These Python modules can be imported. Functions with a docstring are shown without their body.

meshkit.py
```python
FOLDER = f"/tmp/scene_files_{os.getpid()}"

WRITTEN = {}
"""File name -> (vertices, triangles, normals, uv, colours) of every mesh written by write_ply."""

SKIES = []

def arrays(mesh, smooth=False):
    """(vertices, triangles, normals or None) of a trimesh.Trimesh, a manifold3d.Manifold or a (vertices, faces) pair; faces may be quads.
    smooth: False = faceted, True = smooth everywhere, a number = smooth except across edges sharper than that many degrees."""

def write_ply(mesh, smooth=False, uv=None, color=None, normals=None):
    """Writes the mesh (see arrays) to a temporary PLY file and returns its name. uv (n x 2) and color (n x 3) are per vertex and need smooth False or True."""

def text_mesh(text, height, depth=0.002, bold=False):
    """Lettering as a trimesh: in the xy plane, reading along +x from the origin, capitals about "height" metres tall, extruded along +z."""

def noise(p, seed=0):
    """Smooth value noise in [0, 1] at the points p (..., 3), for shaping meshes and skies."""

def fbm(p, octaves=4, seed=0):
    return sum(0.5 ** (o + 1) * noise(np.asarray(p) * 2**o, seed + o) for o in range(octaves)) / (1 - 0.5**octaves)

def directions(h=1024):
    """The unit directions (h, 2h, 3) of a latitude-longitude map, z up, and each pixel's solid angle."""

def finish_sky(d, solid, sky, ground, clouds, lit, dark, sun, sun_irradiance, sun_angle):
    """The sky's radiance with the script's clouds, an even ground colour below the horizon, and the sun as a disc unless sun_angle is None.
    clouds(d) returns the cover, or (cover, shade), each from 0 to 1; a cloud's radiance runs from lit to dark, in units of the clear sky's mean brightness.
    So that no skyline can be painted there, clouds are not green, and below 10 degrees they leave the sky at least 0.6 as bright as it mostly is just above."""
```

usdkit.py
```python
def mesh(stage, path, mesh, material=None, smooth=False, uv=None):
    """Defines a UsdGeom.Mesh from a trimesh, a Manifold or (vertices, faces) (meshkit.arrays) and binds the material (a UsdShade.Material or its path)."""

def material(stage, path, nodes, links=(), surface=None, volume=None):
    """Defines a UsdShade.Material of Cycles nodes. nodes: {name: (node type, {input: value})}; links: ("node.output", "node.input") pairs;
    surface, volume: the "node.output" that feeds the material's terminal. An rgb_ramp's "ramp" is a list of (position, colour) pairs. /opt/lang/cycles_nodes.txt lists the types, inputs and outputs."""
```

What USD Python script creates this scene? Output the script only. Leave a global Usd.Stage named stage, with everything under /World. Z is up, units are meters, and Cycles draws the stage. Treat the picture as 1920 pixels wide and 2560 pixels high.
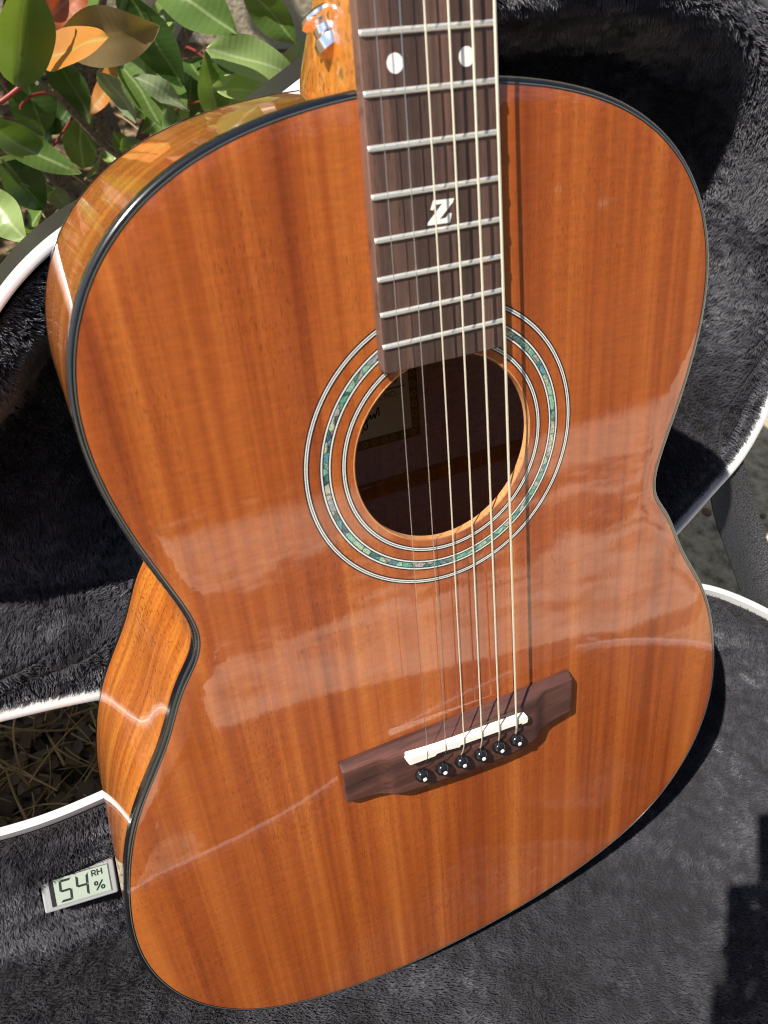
import math, random
import numpy as np, trimesh
import usdkit, meshkit
from pxr import Usd, UsdGeom, UsdLux, UsdShade, Gf, Sdf, Vt
from scipy.spatial import Delaunay, cKDTree
from scipy.interpolate import CubicSpline
from shapely.geometry import Polygon, Point, LineString
from shapely import contains_xy

stage = Usd.Stage.CreateInMemory()
UsdGeom.SetStageUpAxis(stage, UsdGeom.Tokens.z); UsdGeom.SetStageMetersPerUnit(stage, 1.0)
world = UsdGeom.Xform.Define(stage, '/World'); stage.SetDefaultPrim(world.GetPrim())
UsdGeom.Scope.Define(stage, '/World/Looks')

# ---------------------------------------------------------------- camera, sky, sun, exposure
EXPOSURE = 0.8
SUN_DIR = np.array([-0.557, -0.022, 0.830]); SUN_DIR /= np.linalg.norm(SUN_DIR)
SUN_INTENSITY, SKY_STRENGTH = 1.2, 0.085
CAM = np.array([-0.158847, -0.134358, 0.426297])
C_R = np.array([0.902155, -0.419736, 0.099686]); C_U = np.array([0.275752, 0.738744, 0.614994]); C_F = np.array([0.331778, 0.527332, -0.782205])
cam = UsdGeom.Camera.Define(stage, '/World/camera')
cam.AddTransformOp().Set(Gf.Matrix4d(*C_R, 0, *C_U, 0, *(-C_F), 0, *CAM, 1))
cam.CreateFocalLengthAttr(36.663); cam.CreateHorizontalApertureAttr(36.0); cam.CreateVerticalApertureAttr(48.0)
cam.CreateClippingRangeAttr(Gf.Vec2f(0.01, 1000)); cam.CreateFStopAttr(18.0); cam.CreateFocusDistanceAttr(0.47)
cam.GetExposureAttr().Set(EXPOSURE) if cam.GetExposureAttr() else cam.CreateExposureAttr(EXPOSURE)

sky = UsdLux.DomeLight.Define(stage, '/World/sky')
sky.GetPrim().SetCustomDataByKey('kind', 'structure'); sky.GetPrim().SetCustomDataByKey('label', 'clear pale daylight sky above the garden'); sky.GetPrim().SetCustomDataByKey('category', 'sky')
sky_mat = usdkit.material(stage, '/World/Looks/sky', {
    's': ('sky_texture', {'sky_type': 'single_scattering', 'sun_disc': False, 'sun_elevation': float(math.asin(SUN_DIR[2])), 'sun_rotation': float(math.atan2(SUN_DIR[0], SUN_DIR[1]))}),
    'b': ('background_shader', {'strength': SKY_STRENGTH})}, [('s.color', 'b.color')], surface='b.background')
UsdShade.MaterialBindingAPI.Apply(sky.GetPrim()).Bind(sky_mat)
sun = UsdLux.DistantLight.Define(stage, '/World/sun')
zz = SUN_DIR; xx = np.cross([0, 1, 0], zz); xx /= np.linalg.norm(xx); yy = np.cross(zz, xx)
sun.AddTransformOp().Set(Gf.Matrix4d(*xx, 0, *yy, 0, *zz, 0, 0, 0, 5, 1))
sun.CreateIntensityAttr(SUN_INTENSITY); sun.CreateAngleAttr(0.53); sun.CreateColorAttr(Gf.Vec3f(1.0, 0.94, 0.85)); sun.CreateNormalizeAttr(True)

# ---------------------------------------------------------------- helpers
used = {}
def numbered(path):
    if path not in used:
        used[path] = 0; return path
    used[path] += 1
    return '%s_%03d' % (path, used[path])
def tag(p, label=None, cat=None, group=None, kind=None):
    p = p.GetPrim() if hasattr(p, 'GetPrim') else p
    for k, v in (('label', label), ('category', cat), ('group', group), ('kind', kind)):
        if v: p.SetCustomDataByKey(k, v)
    return p
ORIGIN = {}
def thing(name, label, cat, loc=(0, 0, 0), rotx=None, group=None, kind=None):
    path = numbered('/World/' + name)
    x = UsdGeom.Xform.Define(stage, path); x.AddTranslateOp().Set(Gf.Vec3d(*map(float, loc)))
    if rotx is not None: x.AddRotateXOp().Set(float(rotx))
    tag(x, label, cat, group, kind)
    return path
def part(parent, name, mesh, mat, smooth=30, loc=None, label=None, kind=None):
    """a mesh under parent; loc: vertices are shifted by -loc first (world to the thing's own frame)"""
    v, f = (np.array(mesh.vertices), np.array(mesh.faces)) if hasattr(mesh, 'vertices') else (np.array(mesh[0], float), np.array(mesh[1], int))
    if loc is not None: v = v - np.asarray(loc)
    path = numbered(parent + '/' + name)
    m = usdkit.mesh(stage, path, (v, f), mat, smooth=smooth)
    tag(m, label, None, None, kind)
    return path
def loft(rings, closed=True, cap0=False, cap1=False):
    """quads between successive rings (k, n, 3)"""
    R = np.asarray(rings, float); k, n = R.shape[:2]; f = []
    m = n if closed else n - 1
    i = np.arange(m); j = (i + 1) % n
    for a in range(k - 1):
        f.append(np.c_[a*n + i, a*n + j, (a+1)*n + j]); f.append(np.c_[a*n + i, (a+1)*n + j, (a+1)*n + i])
    v = R.reshape(-1, 3)
    f = np.vstack(f)
    for c, idx in ((cap0, 0), (cap1, k - 1)):
        if c:
            cen = len(v); v = np.vstack([v, R[idx].mean(0)])
            t = np.c_[np.full(m, cen), idx*n + j, idx*n + i] if idx == 0 else np.c_[np.full(m, cen), idx*n + i, idx*n + j]
            f = np.vstack([f, t])
    return v, f
def merge(*ms):
    V, F, o = [], [], 0
    for m in ms:
        v, f = (np.asarray(m.vertices), np.asarray(m.faces)) if hasattr(m, 'vertices') else m
        V.append(v); F.append(np.asarray(f) + o); o += len(v)
    return np.vstack(V), np.vstack(F)
def spline_closed(pts, n=240):
    p = np.asarray(pts, float); q = np.vstack([p, p[:1]])
    t = np.r_[0, np.cumsum(np.sqrt(np.hypot(*np.diff(q, axis=0).T)))]
    cs = CubicSpline(t, q, bc_type='periodic')
    fine = cs(np.linspace(0, t[-1], 4000, endpoint=False))
    return resample(fine, n)
def resample(P, n):
    q = np.vstack([P, P[:1]]); s = np.r_[0, np.cumsum(np.hypot(*np.diff(q, axis=0).T))]
    u = np.linspace(0, s[-1], n, endpoint=False)
    return np.c_[np.interp(u, s, q[:, 0]), np.interp(u, s, q[:, 1])]
def normals2(P):
    """outward normals of a closed counter-clockwise outline"""
    t = np.roll(P, -1, 0) - np.roll(P, 1, 0); t /= np.linalg.norm(t, axis=1, keepdims=True)
    return np.c_[t[:, 1], -t[:, 0]]
def ccw(P):
    a = np.sum(P[:, 0]*np.roll(P[:, 1], -1) - np.roll(P[:, 0], -1)*P[:, 1])
    return P if a > 0 else P[::-1]
def ringloft(P, prof, zf=None, **k):
    """loft round outline P of a profile of (outward offset, z); zf(P) adds height"""
    N = normals2(P); add = zf(P) if zf else 0
    return loft([np.c_[P + N*o, np.full(len(P), z) + add] for o, z in prof], **k)
def fill(poly, step, hf, rnd=0, extra=None):
    """Delaunay sheet inside a polygon (holes kept) with heights hf(xy)"""
    rings = [np.array(poly.exterior.coords)[:-1]] + [np.array(r.coords)[:-1] for r in poly.interiors]
    bd = np.vstack(rings)
    x0, y0, x1, y1 = poly.bounds
    gx, gy = np.meshgrid(np.arange(x0, x1, step), np.arange(y0, y1, step)); gx = gx + (np.arange(gx.shape[0]) % 2)[:, None]*step/2
    g = np.c_[gx.ravel(), gy.ravel()]
    inn = poly.buffer(-step*0.45); g = g[contains_xy(inn, g[:, 0], g[:, 1])]
    p = np.vstack([bd, g] + ([extra] if extra is not None else []))
    t = Delaunay(p).simplices
    c = p[t].mean(1); t = t[contains_xy(poly, c[:, 0], c[:, 1])]
    a = p[t]; cr = (a[:, 1, 0]-a[:, 0, 0])*(a[:, 2, 1]-a[:, 0, 1]) - (a[:, 1, 1]-a[:, 0, 1])*(a[:, 2, 0]-a[:, 0, 0])
    t = t[np.abs(cr) > 1e-10]; cr = cr[np.abs(cr) > 1e-10]
    t[cr < 0] = t[cr < 0][:, ::-1]
    return np.c_[p, hf(p)], t
def tube(path, r, n=10, cap=True):
    p = np.asarray(path, float); r = np.broadcast_to(r, len(p))
    t = np.gradient(p, axis=0); t /= np.linalg.norm(t, axis=1, keepdims=True)
    up = np.array([0, 0, 1.0]) if abs(t[0, 2]) < .9 else np.array([1.0, 0, 0])
    a = np.cross(up, t[0]); rings = []; th = np.linspace(0, 2*np.pi, n, endpoint=False)
    for i in range(len(p)):
        a = a - t[i]*(a @ t[i]); a /= np.linalg.norm(a); b = np.cross(t[i], a)
        rings.append(p[i] + r[i]*(np.cos(th)[:, None]*a + np.sin(th)[:, None]*b))
    return loft(rings, True, cap, cap)
def box(sx, sy, sz, c=(0, 0, 0), bevel=0.0):
    if bevel:
        import manifold3d as m3
        s = [m3.Manifold.sphere(bevel, 12).translate([x*(sx/2-bevel), y*(sy/2-bevel), z*(sz/2-bevel)]) for x in (-1, 1) for y in (-1, 1) for z in (-1, 1)]
        h = m3.Manifold.batch_hull(s).to_mesh(); return np.array(h.vert_properties[:, :3]) + c, np.array(h.tri_verts)
    b = trimesh.creation.box((sx, sy, sz)); return np.array(b.vertices) + c, np.array(b.faces)
def prism(poly2d, z0, z1):
    m = trimesh.creation.extrude_polygon(poly2d if isinstance(poly2d, Polygon) else Polygon(poly2d), z1 - z0, engine='earcut')
    return np.array(m.vertices) + [0, 0, z0], np.array(m.faces)
def annulus(r0, r1, z0, z1, c=(0, 0), n=160, zf=None):
    th = np.linspace(0, 2*np.pi, n, endpoint=False); e = np.c_[np.cos(th), np.sin(th)]
    pr = [(r0, z0), (r0, z1), (r1, z1), (r1, z0)]
    R = [np.c_[e*r + c, np.full(n, z)] for r, z in pr]
    if zf: 
        for q in R: q[:, 2] += zf(q[:, :2])
    return loft(R[::-1])
def smoothstep(a, b, x):
    t = np.clip((x - a)/(b - a), 0, 1); return t*t*(3 - 2*t)

# ---------------------------------------------------------------- materials
def mat(name, nodes, links=(), surface='p.BSDF'):
    return usdkit.material(stage, '/World/Looks/' + name, nodes, links, surface=surface)
def plain(name, color, rough=.5, **k):
    return mat(name, {'p': ('principled_bsdf', {'base_color': color, 'roughness': rough, **k})})
def wood(name, dark, mid, light, stripe=(38, 1.3, 1.3), pore=(1900, 260, 260), pore_col=.75, coat=1.0, rough=.45, curl=0.5, bumpy=.00002, seed=0.0, spec=.3, coat_rough=.035):
    """figured wood; the grain runs along the object's y axis"""
    n = {'t': ('texture_coordinate', {}),
         'm1': ('mapping', {'scale': stripe, 'location': (seed, seed*.3, seed*.7)}), 'n1': ('noise_texture', {'scale': 1.0, 'detail': 3.0, 'roughness': .55, 'distortion': .35}),
         'm2': ('mapping', {'scale': (stripe[0]*5, stripe[1]*3, stripe[2]*5), 'location': (seed*2, 0, 1)}), 'n2': ('noise_texture', {'scale': 1.0, 'detail': 3.0, 'roughness': .6}),
         'mx': ('mix_float', {'fac': .33}),
         'r': ('rgb_ramp', {'ramp': [(.34, dark), (.5, mid), (.66, light)]}),
         'm3': ('mapping', {'scale': pore}), 'n3': ('noise_texture', {'scale': 1.0, 'detail': 1.5, 'roughness': .5}),
         'r3': ('map_range', {'from_min': .56, 'from_max': .72, 'to_min': 0.0, 'to_max': pore_col, 'clamp': True}),
         'm3b': ('mapping', {'scale': (22, 9, 9), 'location': (4, 2, seed)}), 'n3b': ('noise_texture', {'scale': 1.0, 'detail': 2.0}),
         'r3b': ('map_range', {'from_min': .4, 'from_max': .62, 'to_min': 0.25, 'to_max': 1.0, 'clamp': True}),
         'pm': ('math', {'math_type': 'multiply'}),
         'm4': ('mapping', {'scale': (130, 620, 620)}), 'n4': ('noise_texture', {'scale': 1.0, 'detail': 2.0}),
         'r4': ('map_range', {'from_min': .3, 'from_max': .7, 'to_min': 1 - .22*curl, 'to_max': 1 + .22*curl, 'clamp': True}),
         'dk': ('mix_color', {'blend_type': 'mix', 'b': tuple(np.array(dark)*.28)}),
         'cv': ('mix_color', {'blend_type': 'multiply', 'fac': 1.0}), 'cc': ('combine_color', {'color_type': 'rgb'}),
         'bn': ('noise_texture', {'scale': 9.0, 'detail': 1.0}), 'bp': ('bump', {'strength': 1.0, 'distance': .0002}),
         'm5': ('mapping', {'scale': (260, 60, 60)}), 'bn2': ('noise_texture', {'scale': 1.0, 'detail': 2.0}), 'bp2': ('bump', {'strength': 1.0, 'distance': bumpy}),
         'p': ('principled_bsdf', {'roughness': rough, 'specular_ior_level': spec, 'coat_weight': coat, 'coat_roughness': coat_rough, 'coat_ior': 1.7})}
    l = [('t.object', 'm1.vector'), ('m1.vector', 'n1.vector'), ('t.object', 'm2.vector'), ('m2.vector', 'n2.vector'), ('n1.fac', 'mx.a'), ('n2.fac', 'mx.b'), ('mx.result', 'r.fac'),
         ('t.object', 'm3.vector'), ('m3.vector', 'n3.vector'), ('n3.fac', 'r3.value'), ('t.object', 'm3b.vector'), ('m3b.vector', 'n3b.vector'), ('n3b.fac', 'r3b.value'), ('r3.result', 'pm.value1'), ('r3b.result', 'pm.value2'),
         ('t.object', 'm4.vector'), ('m4.vector', 'n4.vector'), ('n4.fac', 'r4.value'), ('r4.result', 'cc.r'), ('r4.result', 'cc.g'), ('r4.result', 'cc.b'),
         ('r.color', 'cv.a'), ('cc.color', 'cv.b'), ('cv.result', 'dk.a'), ('pm.value', 'dk.fac'), ('dk.result', 'p.base_color'),
         ('t.object', 'bn.vector'), ('bn.fac', 'bp.height'), ('t.object', 'm5.vector'), ('m5.vector', 'bn2.vector'), ('bn2.fac', 'bp2.height'), ('bp.normal', 'bp2.normal'), ('bp2.normal', 'p.coat_normal')]
    return mat(name, n, l)
M = {}
M['mahogany'] = wood('mahogany', (.208, .039, .008), (.345, .078, .014), (.495, .142, .026), stripe=(46, 1.1, 1.1), curl=.42, pore_col=.5)
M['side_wood'] = wood('side_wood', (.28, .066, .010), (.41, .115, .015), (.56, .20, .028), stripe=(4, 5, 80), seed=3.0)
M['back_wood'] = wood('back_wood', (.62, .34, .22), (.70, .40, .27), (.75, .45, .31), coat=.0, seed=7.0, rough=.7)
M['neck_wood'] = wood('neck_wood', (.34, .10, .012), (.50, .18, .022), (.62, .25, .035), stripe=(60, 6, 60), seed=5.0)
M['hole_edge'] = wood('hole_edge', (.42, .17, .06), (.55, .26, .10), (.65, .33, .15), coat=.2, seed=9.0)
M['fingerboard'] = wood('fingerboard', (.030, .018, .014), (.080, .046, .036), (.18, .095, .068), stripe=(70, 3, 3), pore=(1400, 130, 130), pore_col=.5, coat=.0, rough=.42, curl=.2, seed=2.0, spec=.5)
M['bridge_wood'] = wood('bridge_wood', (.035, .016, .012), (.080, .032, .024), (.150, .058, .042), stripe=(7, 110, 110), pore=(90, 1100, 1100), pore_col=.5, coat=.0, rough=.42, curl=.1, seed=4.0, spec=.5)
M['binding'] = plain('binding', (.006, .006, .007), .2, coat_weight=1.0, coat_roughness=.04)
M['purfling'] = plain('purfling', (.12, .125, .11), .3, coat_weight=1.0, coat_roughness=.03)
M['white_line'] = plain('white_line', (.72, .70, .64), .3, coat_weight=1.0, coat_roughness=.03)
M['black_line'] = plain('black_line', (.010, .012, .016), .3, coat_weight=1.0, coat_roughness=.03)
M['bone'] = plain('bone', (.80, .78, .70), .35, subsurface_weight=.15, subsurface_radius=(.002, .0015, .001))
M['pearl'] = plain('pearl', (.80, .80, .78), .25, coat_weight=.5)
M['pin_black'] = plain('pin_black', (.008, .008, .009), .12, coat_weight=.6, coat_roughness=.03)
M['nickel'] = plain('nickel', (.92, .90, .82), .45, metallic=.85)
M['steel'] = plain('steel', (.72, .71, .68), .28, metallic=1.0)
M['bronze'] = mat('bronze', {'t': ('texture_coordinate', {}), 'w': ('wave_texture', {'wave_type': 'bands', 'bands_direction': 'y', 'scale': 400.0}), 'b': ('bump', {'strength': .6, 'distance': .00008}),
    'p': ('principled_bsdf', {'base_color': (.95, .88, .68), 'metallic': .7, 'roughness': .42})}, [('t.object', 'w.vector'), ('w.fac', 'b.height'), ('b.normal', 'p.normal')])
M['abalone'] = mat('abalone', {'t': ('texture_coordinate', {}), 'v': ('voronoi_texture', {'scale': 190.0, 'feature': 'f1'}), 's': ('separate_color', {'color_type': 'rgb'}),
    'r': ('rgb_ramp', {'ramp': [(0, (.02, .10, .12)), (.16, (.18, .50, .33)), (.32, (.38, .62, .44)), (.46, (.55, .62, .42)), (.58, (.55, .48, .45)), (.70, (.12, .36, .40)), (.80, (.08, .10, .12)), (.9, (.22, .50, .40)), (1, (.55, .55, .42))]}),
    'n': ('noise_texture', {'scale': 700.0, 'detail': 2.0, 'distortion': 2.0}), 'r2': ('map_range', {'from_min': .35, 'from_max': .65, 'to_min': .45, 'to_max': 1.25}), 'cc': ('combine_color', {}), 'm': ('mix_color', {'blend_type': 'multiply', 'fac': 1.0}),
    'e': ('voronoi_texture', {'scale': 190.0, 'feature': 'distance_to_edge'}), 'er': ('map_range', {'from_min': .0, 'from_max': .07, 'to_min': .25, 'to_max': 1.0, 'clamp': True}), 'm2': ('math', {'math_type': 'multiply'}),
    'p': ('principled_bsdf', {'roughness': .25, 'coat_weight': 1.0, 'coat_roughness': .03, 'metallic': .25})},
    [('t.object', 'v.vector'), ('t.object', 'e.vector'), ('e.distance', 'er.value'), ('v.color', 's.color'), ('s.r', 'r.fac'), ('t.object', 'n.vector'), ('n.fac', 'r2.value'), ('r2.result', 'm2.value1'), ('er.result', 'm2.value2'),
     ('m2.value', 'cc.r'), ('m2.value', 'cc.g'), ('m2.value', 'cc.b'), ('r.color', 'm.a'), ('cc.color', 'm.b'), ('m.result', 'p.base_color')])
M['paper'] = plain('paper', (.88, .72, .36), .8)
M['gold_paper'] = plain('gold_paper', (.30, .15, .02), .7)
M['gold_light'] = plain('gold_light', (.50, .30, .05), .7)
M['ink'] = plain('ink', (.02, .012, .008), .7)
M['brown_ink'] = plain('brown_ink', (.22, .14, .06), .7)
M['plush_base'] = plain('plush_base', (.012, .011, .012), .9)
M['plush'] = plain('plush', (.078, .078, .092), .34, specular_ior_level=.7)
M['vinyl'] = mat('vinyl', {'t': ('texture_coordinate', {}), 'v': ('voronoi_texture', {'scale': 900.0}), 'b': ('bump', {'strength': .5, 'distance': .0003}), 'p': ('principled_bsdf', {'base_color': (.014, .014, .016), 'roughness': .33, 'specular_ior_level': .6})},
    [('t.object', 'v.vector'), ('v.distance', 'b.height'), ('b.normal', 'p.normal')])
M['valance'] = plain('valance', (.80, .80, .80), .38, metallic=.35)
M['webbing'] = mat('webbing', {'t': ('texture_coordinate', {}), 'w': ('wave_texture', {'wave_type': 'bands', 'bands_direction': 'diagonal', 'scale': 120.0}), 'v': ('voronoi_texture', {'scale': 700.0}), 'b': ('bump', {'strength': 1.0, 'distance': .0006}),
    'r': ('rgb_ramp', {'ramp': [(0, (.040, .040, .044)), (1, (.010, .010, .011))]}), 'p': ('principled_bsdf', {'roughness': .5, 'specular_ior_level': .5})},
    [('t.object', 'v.vector'), ('v.distance', 'b.height'), ('v.distance', 'r.fac'), ('r.color', 'p.base_color'), ('b.normal', 'p.normal')])
M['grey_plastic'] = plain('grey_plastic', (.46, .47, .48), .3, metallic=.35)
M['chrome'] = plain('chrome', (.95, .95, .95), .12, metallic=1.0)
M['lcd'] = plain('lcd', (.36, .43, .36), .3, coat_weight=.4)
M['lcd_ink'] = plain('lcd_ink', (.02, .03, .025), .5)
M['dark_gap'] = plain('dark_gap', (.02, .02, .02), .5)
PILE_LID, PILE_BOT = 400000, 420000

# ================================================================ the guitar (frame: x across, y up the neck, z out of the top; saddle at y = 0)
AL = math.radians(25)
RW = np.array([[1, 0, 0], [0, math.sin(AL), -math.cos(AL)], [0, math.cos(AL), math.sin(AL)]])
RAD = [0.30399, 0.30452, 0.29511, 0.24809, 0.17077, 0.15907, 0.16405, 0.1815, 0.20198, 0.22488, 0.24135, 0.24609, 0.23914, 0.23214, 0.22897]
rad_cs = CubicSpline(np.linspace(0, np.pi, 15), RAD, bc_type='clamped')
th = np.linspace(-np.pi, np.pi, 3000, endpoint=False)
BODY = ccw(resample(np.c_[rad_cs(abs(th))*np.sin(th), .02 + rad_cs(abs(th))*np.cos(th)], 420))
bpoly = Polygon(BODY)
G0 = np.array([0, -.209, -.120])
GL = RW @ G0
guitar = thing('acoustic_guitar', 'glossy mahogany acoustic guitar standing upright in the open plush case', 'guitar', GL, 65)
def gp(name, mesh, m, smooth=30, parent=None, **k): return part(parent or guitar, name, mesh, M[m] if isinstance(m, str) else m, smooth, loc=G0, **k)
HOLE_C, HOLE_R = np.array([0, .1707]), .0472
tree_b = cKDTree(resample(BODY, 3000))
def dome(p):
    p = np.asarray(p); r2 = (p[:, 0]/.17)**2 + ((p[:, 1] + .03)/.17)**2
    d = tree_b.query(p[:, :2])[0]
    return .0009*np.clip(1 - r2, 0, 1)**1.5 - .00045*np.clip(1 - d/.009, 0, 1)**2
hole_ring = np.c_[HOLE_R*np.cos(np.linspace(0, 2*np.pi, 160, endpoint=False)), HOLE_R*np.sin(np.linspace(0, 2*np.pi, 160, endpoint=False))] + HOLE_C
top_poly = Polygon(BODY, [hole_ring])
edge_rings = np.vstack([np.array(bpoly.buffer(-d).exterior.segmentize(.006).coords)[:-1] for d in (.002, .0045, .009)])
gp('top', fill(top_poly, .008, lambda p: dome(p), extra=edge_rings), 'mahogany', True)
gp('soundhole_edge', ringloft(ccw(hole_ring)[::1], [(0.0, -.0042), (0.0, -.0002), (.0004, .0001), (.0008, .00002)]), 'hole_edge', 40)
def depth(y): return .121 - .004*np.clip((y + .21)/.53, 0, 1)
# binding round the top, with its thin pale purfling
gp('top_binding', ringloft(BODY, [(-.0002, -.0008), (-.0002, -.00032), (.0012, -.00040), (.0021, -.0008), (.0027, -.0016), (.0029, -.0028), (.0029, -.0062), (.0024, -.0062)]), 'binding', 40)
gp('purfling', ringloft(BODY, [(.00025, -.0009), (.00025, -.00026), (.00065, -.00026), (.00065, -.0009)]), 'purfling', 40)
N_B = normals2(BODY); D_B = depth(BODY[:, 1])
side_rings = [np.c_[BODY + N_B*.0026, np.full(len(BODY), -.006)]]
for t in np.linspace(0.05, 1, 10):
    side_rings.append(np.c_[BODY + N_B*.0026, -.006 - t*(D_B - .0105)])
gp('side', loft(side_rings[::-1]), 'side_wood', 40)
gp('side_lining', loft([np.c_[BODY - N_B*.001, -.003 - t*(D_B - .006)] for t in (0, .5, 1)]), 'back_wood', 40)
gp('back_binding', loft([np.c_[BODY + N_B*o, -D_B + z] for o, z in ((.0022, .0052), (.0029, .0052), (.0029, .002), (.0022, .0005), (-.001, .0))][::-1]), 'binding', 40)
gp('top_inside', fill(Polygon(BODY, [hole_ring]).buffer(-.0012), .02, lambda p: -.0042 + 0*p[:, 0]), 'back_wood', True)  # pale unseen underside, added to bounce light inside the body
gp('back', fill(Polygon(BODY), .02, lambda p: -depth(p[:, 1])), 'mahogany', True)
gp('back_inside', fill(Polygon(BODY).buffer(-.001), .02, lambda p: -depth(p[:, 1]) + .0035), 'back_wood', True)
gp('brace', box(.24, .010, .006, (0, .098, -.1135), .0015), 'neck_wood')
# rosette: three ringed bands let into the top
def ring(name, r0, r1, m, h=.00012): gp(name, annulus(r0, r1, -.0004, h, HOLE_C, zf=dome), m, 40)
for r0, r1 in ((.0694, .0723), (.0512, .0541)):
    w = (r1 - r0); e = [r0, r0 + .24*w, r0 + .43*w, r0 + .57*w, r0 + .76*w, r1]
    for k in range(5): ring('rosette_line', e[k], e[k+1], 'black_line' if k % 2 == 0 else 'white_line', .00012 + .00002*(k % 2))
for a, b, m in ((.0587, .0592, 'black_line'), (.0592, .0599, 'white_line'), (.0599, .0604, 'black_line'), (.0627, .0632, 'black_line'), (.0632, .0639, 'white_line'), (.0639, .0645, 'black_line')):
    ring('rosette_line', a, b, m, .00014 if m == 'white_line' else .00012)
ring('abalone_ring', .0604, .0627, 'abalone', .00013)
# paper label inside
lab = gp('paper_label', box(.098, .098, .0004, (-.0065, .176, depth(.17)*-1 + .0039)), 'gold_paper')
zl = -depth(.17) + .0041
gp('label_sheet', box(.086, .086, .0003, (-.0065, .1765, zl + .0002)), 'paper', parent=lab)
for i in range(14):
    gp('border_knot', annulus(.0012, .0021, zl - .0001, zl + .00015, (-.0500 + i*.0067, .1302), 14), 'gold_light', parent=lab)
    gp('border_knot', annulus(.0012, .0021, zl - .0001, zl + .00015, (.0395, .1355 + i*.0067), 14), 'gold_light', parent=lab)
def text(s, h, x, y, z, m, bold=False, right=False, parent=None, name='lettering', spread=1.0, depthz=.0002):
    t = meshkit.text_mesh(s, h, depthz, bold); v = np.array(t.vertices)
    v[:, 0] *= spread
    if right: v[:, 0] -= v[:, 0].max()
    gp(name, (v + [x, y, z], np.array(t.faces)), m, False, parent=parent)
text('2827', .0048, .0300, .1650, zl + .0003, 'ink', right=True, parent=lab, spread=1.3)
gp('lettering', box(.060, .0006, .0002, (.0035, .1626, zl + .0004)), 'ink', parent=lab)
text('SERIAL NO.', .0034, .0285, .1572, zl + .0003, 'brown_ink', right=True, parent=lab, spread=1.15)
sg = np.array([(-.026, .144), (-.022, .151), (-.019, .143), (-.015, .149), (-.012, .1445), (-.008, .1485), (-.004, .1455), (-.001, .1482), (.001, .1455), (.003, .1485), (.0035, .1455), (.0055, .1475), (.0060, .1405), (.0035, .1425), (.0075, .1465), (.0090, .1490), (.0095, .1462), (.0115, .1490), (.0120, .1462), (.0140, .1515), (.0148, .1470)])
tt = np.linspace(0, 1, len(sg)); sp = CubicSpline(tt, sg)(np.linspace(0, 1, 160))
gp('signature', tube(np.c_[sp, np.full(160, zl + .0004)], .00042, 6), 'ink', parent=lab)
text('R', .0028, .0035, .1378, zl + .0003, 'brown_ink', right=True, parent=lab)

# neck and heel
ys = np.r_[np.linspace(.3235, .42, 26), np.linspace(.43, .648, 12)]
def fw(y): return .0581 + (.3239 - y)*.0306
rings = []
u = np.linspace(0, np.pi, 25)
for y in ys:
    k = math.exp(-(((y - .3235)/.055)**1.5)); t = .0195 + .098*k
    W = fw(y)/2 - .0002
    nar = 1 - .16*k*np.sin(u)**2.2
    rings.append(np.c_[W*nar*np.sign(np.cos(u))*np.abs(np.cos(u))**.8, np.full(25, y), -t*np.sin(u)**.85])
gp('neck', loft(rings, True, True, True), 'neck_wood', 50)
ax = np.array([-.28, .85, -.36]); ax /= np.linalg.norm(ax); b0 = np.array([-.0266, .343, -.026])
e1 = np.cross(ax, [0, 1, 0]); e1 /= np.linalg.norm(e1); e2 = np.cross(ax, e1); cq = np.linspace(0, 2*np.pi, 32, endpoint=False)
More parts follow.
